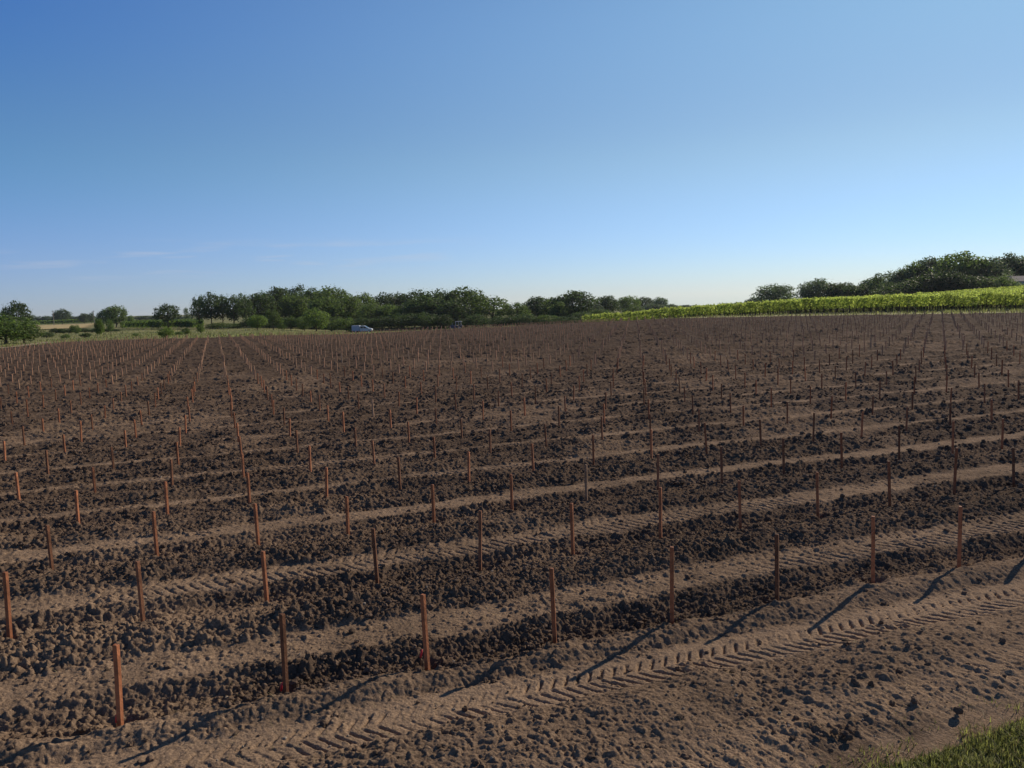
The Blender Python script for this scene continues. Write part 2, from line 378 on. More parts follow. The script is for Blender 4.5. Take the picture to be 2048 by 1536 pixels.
def meadow_mat():
    m = bpy.data.materials.new('meadow_grass'); m.use_nodes = True; n = m.node_tree.nodes; l = m.node_tree.links
    p = n['Principled BSDF']; p.inputs['Roughness'].default_value = .95; p.inputs['Specular IOR Level'].default_value = .1
    geo = n.new('ShaderNodeNewGeometry')
    n1 = n.new('ShaderNodeTexNoise'); n1.inputs['Scale'].default_value = .06; n1.inputs['Detail'].default_value = 7; n1.inputs['Roughness'].default_value = .65
    n2 = n.new('ShaderNodeTexNoise'); n2.inputs['Scale'].default_value = 3; n2.inputs['Detail'].default_value = 5
    for q in (n1, n2): l.new(geo.outputs['Position'], q.inputs[0])
    cr = n.new('ShaderNodeValToRGB'); e = cr.color_ramp.elements
    e[0].position = .35; e[0].color = (.085, .105, .035, 1); e[1].position = .7; e[1].color = (.30, .27, .12, 1)
    l.new(n1.outputs[0], cr.inputs[0])
    r = n.new('ShaderNodeMapRange'); r.inputs[1].default_value = .3; r.inputs[2].default_value = .7; r.inputs[3].default_value = .7; r.inputs[4].default_value = 1.3
    l.new(n2.outputs[0], r.inputs[0])
    v = n.new('ShaderNodeVectorMath'); v.operation = 'SCALE'; l.new(cr.outputs[0], v.inputs[0]); l.new(r.outputs[0], v.inputs['Scale'])
    l.new(v.outputs[0], p.inputs['Base Color'])
    bn = n.new('ShaderNodeBump'); bn.inputs['Strength'].default_value = .8; bn.inputs['Distance'].default_value = .15
    l.new(n2.outputs[0], bn.inputs['Height']); l.new(bn.outputs[0], p.inputs['Normal'])
    return m

def leaf_mat(name, c, ct, trans=.45, var=.3, rough=.6):
    m = bpy.data.materials.new(name); m.use_nodes = True; n = m.node_tree.nodes; l = m.node_tree.links
    for q in list(n): n.remove(q)
    o = n.new('ShaderNodeOutputMaterial'); p = n.new('ShaderNodeBsdfPrincipled'); t = n.new('ShaderNodeBsdfTranslucent'); mx = n.new('ShaderNodeMixShader')
    p.inputs['Roughness'].default_value = rough; p.inputs['Specular IOR Level'].default_value = .25
    oi = n.new('ShaderNodeObjectInfo'); geo = n.new('ShaderNodeNewGeometry')
    rr = n.new('ShaderNodeMapRange'); rr.inputs[3].default_value = 1 - var; rr.inputs[4].default_value = 1 + var; l.new(geo.outputs['Random Per Island'], rr.inputs[0])
    ro = n.new('ShaderNodeMapRange'); ro.inputs[3].default_value = .78; ro.inputs[4].default_value = 1.22; l.new(oi.outputs['Random'], ro.inputs[0])
    mm = n.new('ShaderNodeMath'); mm.operation = 'MULTIPLY'; l.new(rr.outputs[0], mm.inputs[0]); l.new(ro.outputs[0], mm.inputs[1])
    for col, sh in ((c, p.inputs['Base Color']), (ct, t.inputs['Color'])):
        v = n.new('ShaderNodeVectorMath'); v.operation = 'SCALE'; v.inputs[0].default_value = col; l.new(mm.outputs[0], v.inputs['Scale']); l.new(v.outputs[0], sh)
    mx.inputs[0].default_value = trans
    l.new(p.outputs[0], mx.inputs[1]); l.new(t.outputs[0], mx.inputs[2]); l.new(mx.outputs[0], o.inputs[0])
    return m

M = {}
M['soil'] = soil_mat(); M['meadow'] = meadow_mat()
M['bark'] = mat('bark', (.09, .07, .055), 1, .1, .3, 8)
M['leaf_dark'] = leaf_mat('leaf_dark', (.050, .078, .030), (.10, .16, .04), .38)
M['leaf_mid'] = leaf_mat('leaf_mid', (.075, .115, .038), (.16, .24, .05), .42)
M['leaf_light'] = leaf_mat('leaf_light', (.085, .135, .035), (.20, .30, .05), .45)
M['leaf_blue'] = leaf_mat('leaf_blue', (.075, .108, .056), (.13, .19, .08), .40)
M['leaf_vine'] = leaf_mat('leaf_vine', (.110, .170, .040), (.50, .61, .12), .50, .5)
M['grass'] = leaf_mat('grass_blade', (.135, .155, .045), (.30, .32, .09), .42, .75)
M['meadow_blade'] = leaf_mat('meadow_blade', (.19, .20, .08), (.28, .30, .10), .4, .45)
M['straw'] = leaf_mat('straw', (.30, .24, .12), (.3, .24, .1), .25, .4)

# ------------------------------------------------------------------ ground sheets
def polar(rs, th):
    Rr, Tt = np.meshgrid(rs, th, indexing='ij'); x = Rr * np.sin(Tt); y = Rr * np.cos(Tt)
    n, m = Rr.shape; idx = np.arange(n * m).reshape(n, m)
    q = np.stack([idx[:-1, :-1], idx[:-1, 1:], idx[1:, 1:], idx[1:, :-1]], -1).reshape(-1, 4)[:, ::-1]
    return x.ravel(), y.ravel(), q
rs = [3.2]
while rs[-1] < 150: rs.append(rs[-1] * (1 + np.interp(rs[-1], [3, 16, 60, 150], [.0015, .0017, .0026, .0045])))
rs = np.array(rs); th = np.arange(R_(-47), R_(49), .0013)
x, y, q = polar(rs, th)
z, dry = soil(x, y)
dE = edge_dist(x, y, FIELD); ins = inside(x, y, FIELD)
fade = sstep(0, .5, dE) * ins
z = terrain(x, y) + .03 * fade + z * fade
keep = (ins | (dE < .12))
z = np.where(ins, z, terrain(x, y) - .06)
q = q[keep[q].all(1)]
used = np.zeros(len(x), bool); used[q.ravel()] = True; rm = np.cumsum(used) - 1
V = np.stack([x, y, z], 1)[used]; q = rm[q]
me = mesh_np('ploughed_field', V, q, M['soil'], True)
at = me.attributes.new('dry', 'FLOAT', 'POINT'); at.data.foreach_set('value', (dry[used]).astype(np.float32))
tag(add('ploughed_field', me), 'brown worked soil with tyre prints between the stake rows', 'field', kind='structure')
print('field verts', len(V))

rs = np.concatenate([[0.01], np.geomspace(1.5, 9000, 420)]); th = np.linspace(-math.pi, math.pi, 721)
rs2 = rs; x, y, q = polar(rs2, th)
dE = edge_dist(x, y, FIELD); ins = inside(x, y, FIELD)
z = terrain(x, y) + np.where(ins, -.35 * sstep(0, 1.5, dE) - .01, 0) + (fbm(x * .3, y * .3, 7, 3) - .5) * .12 * (~ins) * sstep(0, 3, dE)
add_me = mesh_np('meadow', np.stack([x, y, z], 1), q, M['meadow'], True)
tag(add('meadow', add_me), 'green and straw coloured meadow around the field', 'meadow', kind='structure')

def sheet(name, poly, lift, m, label, cat, step=4):
    poly = np.array(poly); x0, y0 = poly.min(0); x1, y1 = poly.max(0)
    xs = np.arange(x0, x1 + step, step); ys = np.arange(y0, y1 + step, step)
    X, Y = np.meshgrid(xs, ys, indexing='ij'); n, mm = X.shape; idx = np.arange(n * mm).reshape(n, mm)
    q = np.stack([idx[:-1, :-1], idx[1:, :-1], idx[1:, 1:], idx[:-1, 1:]], -1).reshape(-1, 4)
    x, y = X.ravel(), Y.ravel(); q = q[inside(x[q].mean(1), y[q].mean(1), poly)]
    z = terrain(x, y) + lift
    return tag(add(name, mesh_np(name, np.stack([x, y, z], 1), q, m, True)), label, cat, kind='structure')
M['dry_grass'] = mat('dry_grass', (.42, .33, .16), .95, .1, .25, .4)
M['dirt'] = mat('dirt_track', (.30, .24, .17), .95, .1, .2, .8)
sheet('stubble_field', [spot(60, 330), spot(170, 330), spot(190, 560), spot(70, 560)], .25, M['dry_grass'], 'strip of dry ochre stubble beyond the meadow', 'field', 5)
sheet('dirt_track', [spot(-500, 56), spot(-250, 63), spot(-60, 73), spot(0, 80), spot(60, 87.5), spot(95, 93), spot(85, 97), spot(50, 91.5), spot(0, 83), spot(-60, 76), spot(-250, 67), spot(-500, 60)],
      .10, M['dirt'], 'pale dirt track along the left end of the field', 'path', .6)
M['margin'] = mat('dry_margin', (.30, .28, .13), .95, .1, .3, .6)
sheet('field_margin', [spot(1290, 112), spot(1400, 96.6), spot(1700, 86.6), spot(2048, 75.6), spot(2400, 66.6), spot(2400, 69), spot(2048, 79), spot(1700, 90), spot(1400, 101), spot(1290, 118)],
      .08, M['margin'], 'dry mown margin between the soil and the vineyard', 'field margin', .8)

# ------------------------------------------------------------------ stakes
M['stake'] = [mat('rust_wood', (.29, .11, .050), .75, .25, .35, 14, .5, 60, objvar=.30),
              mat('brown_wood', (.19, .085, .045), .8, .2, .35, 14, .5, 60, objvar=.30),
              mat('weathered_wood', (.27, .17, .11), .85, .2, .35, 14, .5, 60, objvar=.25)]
def stake_arrays(seed, hgt, wd=.0165, buried=.25):
    r = np.random.default_rng(seed); lv = [-buried, 0, hgt * .35, hgt * .7, hgt - .012, hgt]
    V = []
    for k, zz in enumerate(lv):
        ww = wd * (1 + r.uniform(-.04, .04)) * (.86 if k == 5 else 1)
        ox, oy = r.uniform(-.0015, .0015, 2)
        V += [(ox + sx_ * ww, oy + sy_ * ww * .92, zz + (r.uniform(-.004, .004) if k == 5 else 0)) for sx_, sy_ in ((-1, -1), (1, -1), (1, 1), (-1, 1))]
    Fq = [(k * 4 + a, k * 4 + (a + 1) % 4, k * 4 + 4 + (a + 1) % 4, k * 4 + 4 + a) for k in range(5) for a in range(4)] + [(20, 21, 22, 23)]
    return np.array(V), np.array(Fq)
STAKE_H = lambda j: float(np.interp(j, [0, 1, 2, 3, 5], [.67, .63, .575, .54, .52]))
MEAS = {}
MEAS = {(0,0):(-2.83,5.34), (1,0):(-1.76,5.68), (2,0):(-0.75,6.07), (3,0):(0.28,6.42), (4,0):(1.31,6.68), (5,0):(2.37,7.12), (6,0):(3.39,7.42), (7,0):(4.44,7.82), (-1,1):(-4.59,6.93), (0,1):(-3.51,7.19), (1,1):(-2.49,7.63), (2,1):(-1.47,8.05), (3,1):(-0.42,8.44), (4,1):(0.62,8.78), (5,1):(1.67,9.11), (6,1):(2.72,9.51), (7,1):(3.78,9.81), (8,1):(4.88,10.23), (9,1):(5.91,10.57), (10,1):(6.99,11.00), (-1,2):(-5.24,8.75), (0,2):(-4.26,9.20), (1,2):(-3.15,9.48), (2,2):(-2.13,9.83), (3,2):(-1.08,10.20), (4,2):(-0.06,10.58), (5,2):(0.98,10.92), (6,2):(2.04,11.27), (7,2):(3.05,11.61), (8,2):(4.06,11.88), (9,2):(5.10,12.27), (10,2):(6.16,12.61), (11,2):(7.19,12.93), (12,2):(8.27,13.36), (-1,3):(-6.02,10.75), (0,3):(-4.92,11.05), (1,3):(-3.87,11.40), (2,3):(-2.85,11.81), (3,3):(-1.80,12.26), (4,3):(-0.74,12.50), (5,3):(0.30,12.86), (6,3):(1.31,13.12), (7,3):(2.33,13.43), (8,3):(3.35,13.74), (9,3):(4.37,13.97), (10,3):(5.45,14.38), (11,3):(6.57,14.93), (12,3):(7.57,15.23), (13,3):(8.67,15.70), (14,3):(9.74,16.10)}
# clearly leaning or missing nothing: build the list of all stakes
rows = []
ii, jj = np.meshgrid(np.arange(-70, 130), np.arange(0, 62), indexing='ij'); ii = ii.ravel(); jj = jj.ravel()
base = P0 + ii[:, None] * U + jj[:, None] * W + rng.normal(0, 1, (len(ii), 2)) * np.interp(jj, [0, 8, 20], [.02, .025, .03])[:, None]
for k in range(len(ii)):
    if (ii[k], jj[k]) in MEAS: base[k] = MEAS[(ii[k], jj[k])]
ok = inside(base[:, 0], base[:, 1], FIELD) & (edge_dist(base[:, 0], base[:, 1], FIELD) > .7)
ok &= (np.abs(np.arctan2(base[:, 0], base[:, 1])) < R_(47)) & (base[:, 1] > 2)
ii, jj, base = ii[ok], jj[ok], base[ok]
bz_ = field_z(base[:, 0], base[:, 1])
B3 = np.c_[base, bz_]
px, py, dep = project(B3)
hs = np.array([STAKE_H(j) for j in jj]) * rng.uniform(.95, 1.05, len(jj))
inview = (px > 2) & (px < 2046) & (py < 1540) & (dep > 0)
sz = np.where(inview, hs / dep, 0); order = np.argsort(-sz); near_set = set(order[:300].tolist())
protos = []
for v in range(9):
    Vv, Fv = stake_arrays(40 + v, 1.0); Vv[:, 2] = np.where(Vv[:, 2] < 0, Vv[:, 2], Vv[:, 2] * STAKE_H(0))
    protos.append([mesh_np('stake', Vv, Fv, M['stake'][m_]) for m_ in range(3)])
names_m = ['rust-red', 'brown', 'weathered grey-brown']
rank = {}
for j in sorted(set(jj.tolist())):
    s_ = [k for k in range(len(jj)) if jj[k] == j and inview[k]]; s_.sort(key=lambda k: px[k])
    for r_i, k in enumerate(s_): rank[k] = r_i + 1
farV, farF, nf = [[], [], []], [[], [], []], [0, 0, 0]
fr_protos = [stake_arrays(90 + v, 1.0, .0205) for v in range(4)]
for k in range(len(jj)):
    rz = rng.uniform(-.58, -.12); tx, ty = rng.normal(0, .02, 2)
    mi = int(rng.choice(3, p=[.60, .39, .01]))
    if k in near_set:
        o = add('stake', protos[k % 9][mi]); o.location = B3[k]; o.rotation_euler = (tx, ty, rz)
        o.scale = (1, 1, hs[k] / STAKE_H(0))
        tag(o, '%s wooden stake, %s from the left in the %s row of stakes' % (names_m[mi], ordinal(rank[k]), 'nearest' if jj[k] == 0 else ordinal(int(jj[k]) + 1)),
            'stake', 'wooden stakes in rows across the soil')
    else:
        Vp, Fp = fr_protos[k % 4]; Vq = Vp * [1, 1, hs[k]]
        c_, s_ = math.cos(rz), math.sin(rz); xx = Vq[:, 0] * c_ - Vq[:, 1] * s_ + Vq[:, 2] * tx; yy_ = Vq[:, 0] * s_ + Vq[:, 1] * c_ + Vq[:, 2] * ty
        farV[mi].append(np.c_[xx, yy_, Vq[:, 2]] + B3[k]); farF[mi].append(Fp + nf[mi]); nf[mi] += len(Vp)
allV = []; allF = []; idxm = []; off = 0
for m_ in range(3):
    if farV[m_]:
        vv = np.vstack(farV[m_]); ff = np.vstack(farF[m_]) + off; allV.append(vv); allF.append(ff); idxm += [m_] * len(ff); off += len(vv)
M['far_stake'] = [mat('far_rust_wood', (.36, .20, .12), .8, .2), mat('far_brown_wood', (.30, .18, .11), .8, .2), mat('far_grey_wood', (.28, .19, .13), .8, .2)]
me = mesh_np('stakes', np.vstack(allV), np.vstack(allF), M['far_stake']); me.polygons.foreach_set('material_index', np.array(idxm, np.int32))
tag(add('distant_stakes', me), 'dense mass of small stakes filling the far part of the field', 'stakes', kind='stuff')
print('stakes', len(jj))

# wax-topped grafted vines beside the first stakes
M['wax'] = mat('red_wax', (.55, .03, .04), .5, .4); M['cane'] = mat('cane', (.16, .10, .06), .9, .2, .2, 20)
ks = sorted([k for k in range(len(jj)) if jj[k] == 0 and inview[k]], key=lambda k: px[k])[:3]
for n_, k in enumerate(ks):
    gx, gy = base[k] + [-.07, .07 + .02 * n_]; gz = float(field_z(gx, gy)[0])
    t = tag(empty('grafted_vine', (gx, gy, gz)), 'tiny red-tipped grafted vine beside the %s stake from the left in nearest row' % ORD[n_ + 1], 'young vine', 'grafted vines planted at the stakes')
    b_ = MB(); b_.tube([(0, 0, -.08), (.004, 0, .03), (.008, .003, .075)], [.006, .006, .006], 6); b_.build('stem', M['cane'], t, True)
    b_ = MB(); b_.tube([(.007, .003, .06), (.010, .004, .09), (.016, .006, .115), (.020, .006, .125)], [.0085, .0095, .009, .004], 7); b_.build('wax_tip', M['wax'], t, True)

# ------------------------------------------------------------------ loose clods and bits
def ico():
    p = (1 + 5 ** .5) / 2
    V = np.array([(-1, p, 0), (1, p, 0), (-1, -p, 0), (1, -p, 0), (0, -1, p), (0, 1, p), (0, -1, -p), (0, 1, -p), (p, 0, -1), (p, 0, 1), (-p, 0, -1), (-p, 0, 1)], float)
    Fs = [(0, 11, 5), (0, 5, 1), (0, 1, 7), (0, 7, 10), (0, 10, 11), (1, 5, 9), (5, 11, 4), (11, 10, 2), (10, 7, 6), (7, 1, 8), (3, 9, 4), (3, 4, 2), (3, 2, 6), (3, 6, 8), (3, 8, 9), (4, 9, 5), (2, 4, 11), (6, 2, 10), (8, 6, 7), (9, 8, 1)]
    V /= np.linalg.norm(V[0]); V = list(V); cache = {}; F2 = []
    def mid(a, b):
        kk = (min(a, b), max(a, b))
        if kk not in cache: m_ = V[a] + V[b]; V.append(m_ / np.linalg.norm(m_)); cache[kk] = len(V) - 1
        return cache[kk]
    for a, b, c in Fs:
        d, e_, f = mid(a, b), mid(b, c), mid(c, a); F2 += [(a, d, f), (b, e_, d), (c, f, e_), (d, e_, f)]
    return np.array(V), np.array(F2)
IV, IF = ico()
def scatter(name, n, rmin, rmax, smin, smax, m, label, cat, sel, seed):
    r = np.random.default_rng(seed); rad = rmin * (rmax / rmin) ** r.uniform(0, 1, n); an = r.uniform(R_(-42), R_(44), n)
    x, y = rad * np.sin(an), rad * np.cos(an); zs, dr = soil(x, y)
    k = inside(x, y, FIELD) & (edge_dist(x, y, FIELD) > .2) & (r.uniform(0, 1, n) < sel(dr)); x, y = x[k], y[k]; zs = zs[k]; n = len(x)
    zb = terrain(x, y) + .03 + zs
    s = smin * (smax / smin) ** (r.uniform(0, 1, n) ** 2.2) * np.clip(rad[k] / 9, 1, 2)
    D = IV[None] * (1 + r.uniform(-.28, .28, (n, len(IV), 1))) * s[:, None, None] * r.uniform(.7, 1.2, (n, 1, 3))
    a = r.uniform(0, 6.28, n)[:, None]; X = D[..., 0] * np.cos(a) - D[..., 1] * np.sin(a); Y = D[..., 0] * np.sin(a) + D[..., 1] * np.cos(a)
    V = np.stack([X + x[:, None], Y + y[:, None], D[..., 2] * .8 + (zb + s * .25)[:, None]], -1).reshape(-1, 3)
    Fc = (IF[None] + (np.arange(n) * len(IV))[:, None, None]).reshape(-1, 3)
    me = mesh_np(name, V, Fc, m, False)
    return tag(add(name, me), label, cat, kind='stuff')
M['clod'] = mat('clod', (.115, .080, .058), 1, .05, .45, 6, .6, 50)
M['pebble'] = mat('pebble', (.27, .22, .17), .9, .2, .3, 3)
scatter('soil_clods', 60000, 4.2, 32, .007, .030, M['clod'], 'loose dark crumbs and clods on the worked soil', 'clods', lambda d: np.where(d < .45, 1, .05), 5)
scatter('pebbles', 1100, 4.2, 30, .005, .014, M['pebble'], 'small pale pebbles strewn over the soil', 'pebbles', lambda d: .8, 6)

def blades(name, x, y, z, hmin, hmax, wd, m, label, cat, seed, lean=.5, seg=2):
    r = np.random.default_rng(seed); n = len(x); hh = r.uniform(hmin, hmax, n); an = r.uniform(0, 6.28, n); le = r.uniform(.1, lean, n) * hh
    dx, dy = np.cos(an), np.sin(an); fx, fy = -dy, dx; ww = wd * r.uniform(.6, 1.4, n); V = []
    for t, wf in ((0, 1), (.5, .8), (1, .12)):
        cxp = x + dx * le * t * t; cyp = y + dy * le * t * t; cz_ = z + hh * t * (1 - .15 * t)
        V.append(np.stack([np.stack([cxp - fx * ww * wf, cyp - fy * ww * wf, cz_], -1), np.stack([cxp + fx * ww * wf, cyp + fy * ww * wf, cz_], -1)], 1))
    V = np.concatenate(V, 1).reshape(-1, 3); b0 = (np.arange(n) * 6)[:, None]
    Fc = np.concatenate([b0 + [0, 1, 3, 2], b0 + [2, 3, 5, 4]])
    return tag(add(name, mesh_np(name, V, Fc, m)), label, cat, kind='stuff')
# grass verge in the bottom right corner
r = np.random.default_rng(11); n = 210000
x = r.uniform(1.2, 8, n); y = r.uniform(2.2, 5.6, n); dE = edge_dist(x, y, FIELD)
clump = fbm(x * 5, y * 5, 3, 3)
k = (~inside(x, y, FIELD) & (r.uniform(0, 1, n) < sstep(.2, .42, clump) + .25)) | (inside(x, y, FIELD) & (dE < .5) & (clump > .5) & (r.uniform(0, 1, n) < (1 - dE / .5) ** 2 * .3))
x, y = x[k], y[k]; z = np.where(inside(x, y, FIELD), 0, 0)
blades('grass_verge', x, y, z, .025, .07, .003, M['grass'], 'tufted green grass verge at the bottom right corner', 'grass', 12, .9)
kk = (r.uniform(0, 1, len(x)) < .10); blades('dead_grass', x[kk], y[kk], z[kk], .03, .09, .0022, M['straw'], 'dry pale stems mixed into the grass verge', 'dead grass', 15, 1.1)
n = 5200; rad = 4.3 * (18 / 4.3) ** r.uniform(0, 1, n); an = r.uniform(R_(-40), R_(42), n); x, y = rad * np.sin(an), rad * np.cos(an)
k = inside(x, y, FIELD) & (fbm(x * .8, y * .8, 9, 3) > .48); x, y = x[k], y[k]
blades('straw_bits', x, y, field_z(x, y) - .005, .015, .05, .0016, M['straw'], 'dry straw and grass bits lying on the soil', 'straw', 13, 2.5)
# taller grass of the meadow behind the field
n = 60000; px_ = r.uniform(-300, 2300, n); dd = 76 * (260 / 76) ** (r.uniform(0, 1, n) ** 1.3); tr = np.interp(px_, np.linspace(-300, 2300, 53), [ratio(p) for p in np.linspace(-300, 2300, 53)])
x, y = tr * dd, dd; dE = edge_dist(x, y, FIELD); k = ~inside(x, y, FIELD) & (dE > .2) & (fbm(x * .15, y * .15, 33, 3) > .42); x, y = x[k], y[k]
blades('meadow_grass', x, y, terrain(x, y), .12, .42, .05, M['meadow_blade'], 'long grass standing in the meadow behind the field', 'grass', 14, .6)

# ------------------------------------------------------------------ foliage
def leaf_cards(cent, norm, size, r, aspect=.7):
    n = len(cent); up = r.normal(size=(n, 3)); t1 = np.cross(norm, up); t1 /= np.linalg.norm(t1, axis=1)[:, None] + 1e-9; t2 = np.cross(norm, t1)
    s = size[:, None] * .5; k = s * aspect
    V = np.stack([cent - t1 * s, cent - t2 * k + norm * s * .15, cent + t1 * s, cent + t2 * k + norm * s * .15], 1).reshape(-1, 3)
    return V, np.arange(n * 4).reshape(n, 4)
def tree_proto(kind, seed):
    """normalised tree: height 10, half-width 5"""
    r = np.random.default_rng(seed); blobs = []
    P = dict(round=(58, 0.9, 9.9, .20, 105), tall=(44, 1.7, 9.9, .17, 95), airy=(36, 1.8, 9.9, .15, 90), poplar=(34, 1.2, 9.9, .20, 80), bush=(40, 0.6, 9.8, .20, 100))[kind]
    nb, z0, z1, br, nl = P; Hc = (z1 - z0) / 2; zc = (z0 + z1) / 2
    lop = r.uniform(-.6, .6, 2); tries = 0; sk = r.uniform(-.1, .25)
    tap = lambda zz: (1 - sk * zz) * (1 if zz > -.2 else 1 + .12 * (-zz - .2))
    while len(blobs) < nb and tries < 4000:
        tries += 1; d = r.normal(size=3); d /= np.linalg.norm(d); rr = r.uniform(.25, 1) ** .5
        p = d * rr; zz = p[2]
        prof = 1.0 if kind != 'bush' else 1.0
        wz = math.sqrt(max(0, 1 - zz * zz)) if abs(zz) < 1 else 0
        q = np.array([p[0] * 4.1 * tap(zz) + lop[0] * (zz + .3), p[1] * 4.1 * tap(zz) + lop[1] * (zz + .3), zc + zz * (Hc - .9)])
        rad = br * 10 * r.uniform(.55, 1.05) * (1 - .25 * abs(zz))
        if all(np.linalg.norm(q - b[0]) > (rad + b[1]) * (.42 if kind in ('round', 'bush', 'poplar') else .62) for b in blobs): blobs.append((q, rad))
    cs, ns, ss = [], [], []
    for c, rad in blobs:
        m = int(nl * (rad / (br * 8)) ** 1.6); d = r.normal(size=(m, 3)); d /= np.linalg.norm(d, axis=1)[:, None]
        rr = rad * (r.uniform(.35, 1.12, m) ** .6)
        c_ = c + d * rr[:, None] * [1, 1, .8]; nn = d + r.normal(0, .55, (m, 3)); nn /= np.linalg.norm(nn, axis=1)[:, None]
        cs.append(c_); ns.append(nn); ss.append(r.uniform(.28, .62, m))
    m = 260; d = r.normal(size=(m, 3)); d /= np.linalg.norm(d, axis=1)[:, None]; rr = r.uniform(.75, 1.08, m)     # stray sprays at the outline
    cs.append(np.c_[d[:, 0] * 4.7 * rr, d[:, 1] * 4.7 * rr, zc + d[:, 2] * Hc * rr]); ns.append(d); ss.append(r.uniform(.22, .45, m))
    C_ = np.vstack(cs); C_[:, 2] = np.maximum(C_[:, 2], .05)
    V, Fq = leaf_cards(C_, np.vstack(ns), np.concatenate(ss), r)
    b = MB(); top = np.array([lop[0] * .6, lop[1] * .6, zc + Hc * .45])
    pts = [np.array([0, 0, -.5]), np.array([0, 0, .3]), np.array([r.uniform(-.2, .2), r.uniform(-.2, .2), z0]), np.array([lop[0] * .3, lop[1] * .3, zc]), top]
    b.tube(pts, [.34, .27, .21, .14, .05], 8)
    for c, rad in blobs[:14]:
        t0 = r.uniform(.0, .9); st = pts[2] * (1 - t0) + pts[3] * t0; mid = (st + c) / 2 + r.normal(0, .25, 3)
        b.tube([st, mid, c], [.12, .07, .025], 5)
    return (V, Fq), b
PROTO = {}
for kind, nvar in (('round', 5), ('tall', 3), ('airy', 3), ('poplar', 2), ('bush', 4)):
    for v in range(nvar):
        (V, Fq), tb = tree_proto(kind, 100 + 17 * v + len(kind) * 31)
        tm = tb.mesh('trunk', M['bark'], True)
        PROTO[(kind, v)] = ({lm: mesh_np('crown', V, Fq, M[lm]) for lm in ('leaf_dark', 'leaf_mid', 'leaf_light', 'leaf_blue')}, tm)
cnt = {}
def tree(px, wpx, top, d, kind, leaf, label, name='tree', cat='tree', group=None, lean=0):
    x, y = spot(px, d); z = tz(x, y); hgt = (H - (top - yh(px)) * d / F - z) * (1.12 if group and ('wood' in group and 'right' not in group) else 1.03); wid = wpx * (1.22 if group and ('wood' in group) else 1.12) * d / F
    v = cnt.get(kind, 0); cnt[kind] = v + 1; v %= {'round': 5, 'tall': 3, 'airy': 3, 'poplar': 2, 'bush': 4}[kind]
    crowns, tm = PROTO[(kind, v)]
    o = empty(name, (x, y, z - .05), random.uniform(0, 6.28)); o.rotation_euler[1] = lean
    o.scale = (wid / 9.0, wid / 9.0, hgt / 9.9)
    add('crown', crowns[leaf], o)
    if kind != 'bush': add('trunk', tm, o)
    else: add('stems', tm, o)
    return tag(o, label, cat, group)
def grove(items, where, group, side='left'):
    """items: (px, width px, top px, distance, kind, leaf, description)"""
    items = sorted(items, key=lambda t: t[0])
    for n_, (px_, w_, t_, d_, kd, lf, ds) in enumerate(items):
        tree(px_, w_, t_, d_, kd, lf, '%s, %s from the left %s' % (ds, ordinal(n_ + 1), where),
             'shrub' if kd == 'bush' else 'tree', 'shrub' if kd == 'bush' else 'tree', group)
D_, M_, L_, B_ = 'leaf_dark', 'leaf_mid', 'leaf_light', 'leaf_blue'
# far left
tree(2, 95, 627, 97, 'bush', M_, 'large green bush at the left edge, reaching out of the picture', 'shrub', 'shrub')
tree(40, 62, 640, 100, 'bush', M_, 'rounded green bush just right of the large bush at the left edge', 'shrub', 'shrub')
tree(-60, 110, 622, 98, 'bush', M_, 'green bush outside the left edge of the picture', 'shrub', 'shrub')
tree(30, 50, 600, 170, 'airy', D_, 'dark loose-crowned tree rising behind the left edge bushes')
tree(2, 18, 616, 175, 'airy', D_, 'small dark tree top at the left edge, lower than the loose-crowned tree beside it')
tree(194, 17, 637, 128, 'round', L_, 'slender young tree standing alone in the green meadow at left', 'sapling', 'young tree')
tree(216, 15, 636, 150, 'airy', M_, 'thin sapling right behind the slender young tree in the left meadow', 'sapling', 'young tree')
tree(146, 18, 648, 175, 'bush', M_, 'low round bush in front of the ochre stubble strip', 'shrub', 'shrub')
tree(327, 27, 652, 96, 'bush', L_, 'spiky light green shrub at the edge of the soil, below the lone round tree', 'shrub', 'shrub')
tree(366, 18, 655, 125, 'bush', M_, 'small shrub to the right of the spiky light shrub', 'shrub', 'shrub')
tree(397, 15, 645, 150, 'bush', L_, 'short pale shrub in front of the first tall trees of the wood', 'shrub', 'shrub')
tree(228, 40, 609, 320, 'round', M_, 'rounded broad tree in the middle of the left distance')
tree(203, 22, 619, 330, 'round', B_, 'smaller dark tree joined to the left side of the rounded broad tree')
tree(257, 14, 630, 340, 'round', M_, 'small round tree right of the rounded broad tree, before the far vineyard')
tree(332, 50, 606, 235, 'airy', D_, 'lone round tree with gaps in its crown, right of the far vineyard')
tree(370, 11, 613, 440, 'poplar', D_, 'narrow leaning poplar between the lone round tree and the wood', lean=.10)
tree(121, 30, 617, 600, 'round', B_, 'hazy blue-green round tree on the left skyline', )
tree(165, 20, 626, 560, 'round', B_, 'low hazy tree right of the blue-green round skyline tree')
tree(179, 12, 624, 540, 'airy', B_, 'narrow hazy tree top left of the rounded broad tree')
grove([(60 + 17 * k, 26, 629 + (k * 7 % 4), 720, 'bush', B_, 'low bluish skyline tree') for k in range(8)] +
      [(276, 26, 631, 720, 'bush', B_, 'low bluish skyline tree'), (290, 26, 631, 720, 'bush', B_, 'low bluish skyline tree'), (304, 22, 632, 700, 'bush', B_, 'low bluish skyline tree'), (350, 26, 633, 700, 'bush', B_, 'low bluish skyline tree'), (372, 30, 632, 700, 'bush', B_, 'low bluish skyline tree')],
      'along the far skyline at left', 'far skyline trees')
grove([(104 + 15 * k, 20, 655.5 + (k % 3) * .8, 205, 'bush', D_, 'low dark hedge bush') for k in range(9)], 'in the left meadow hedge', 'hedge bushes')
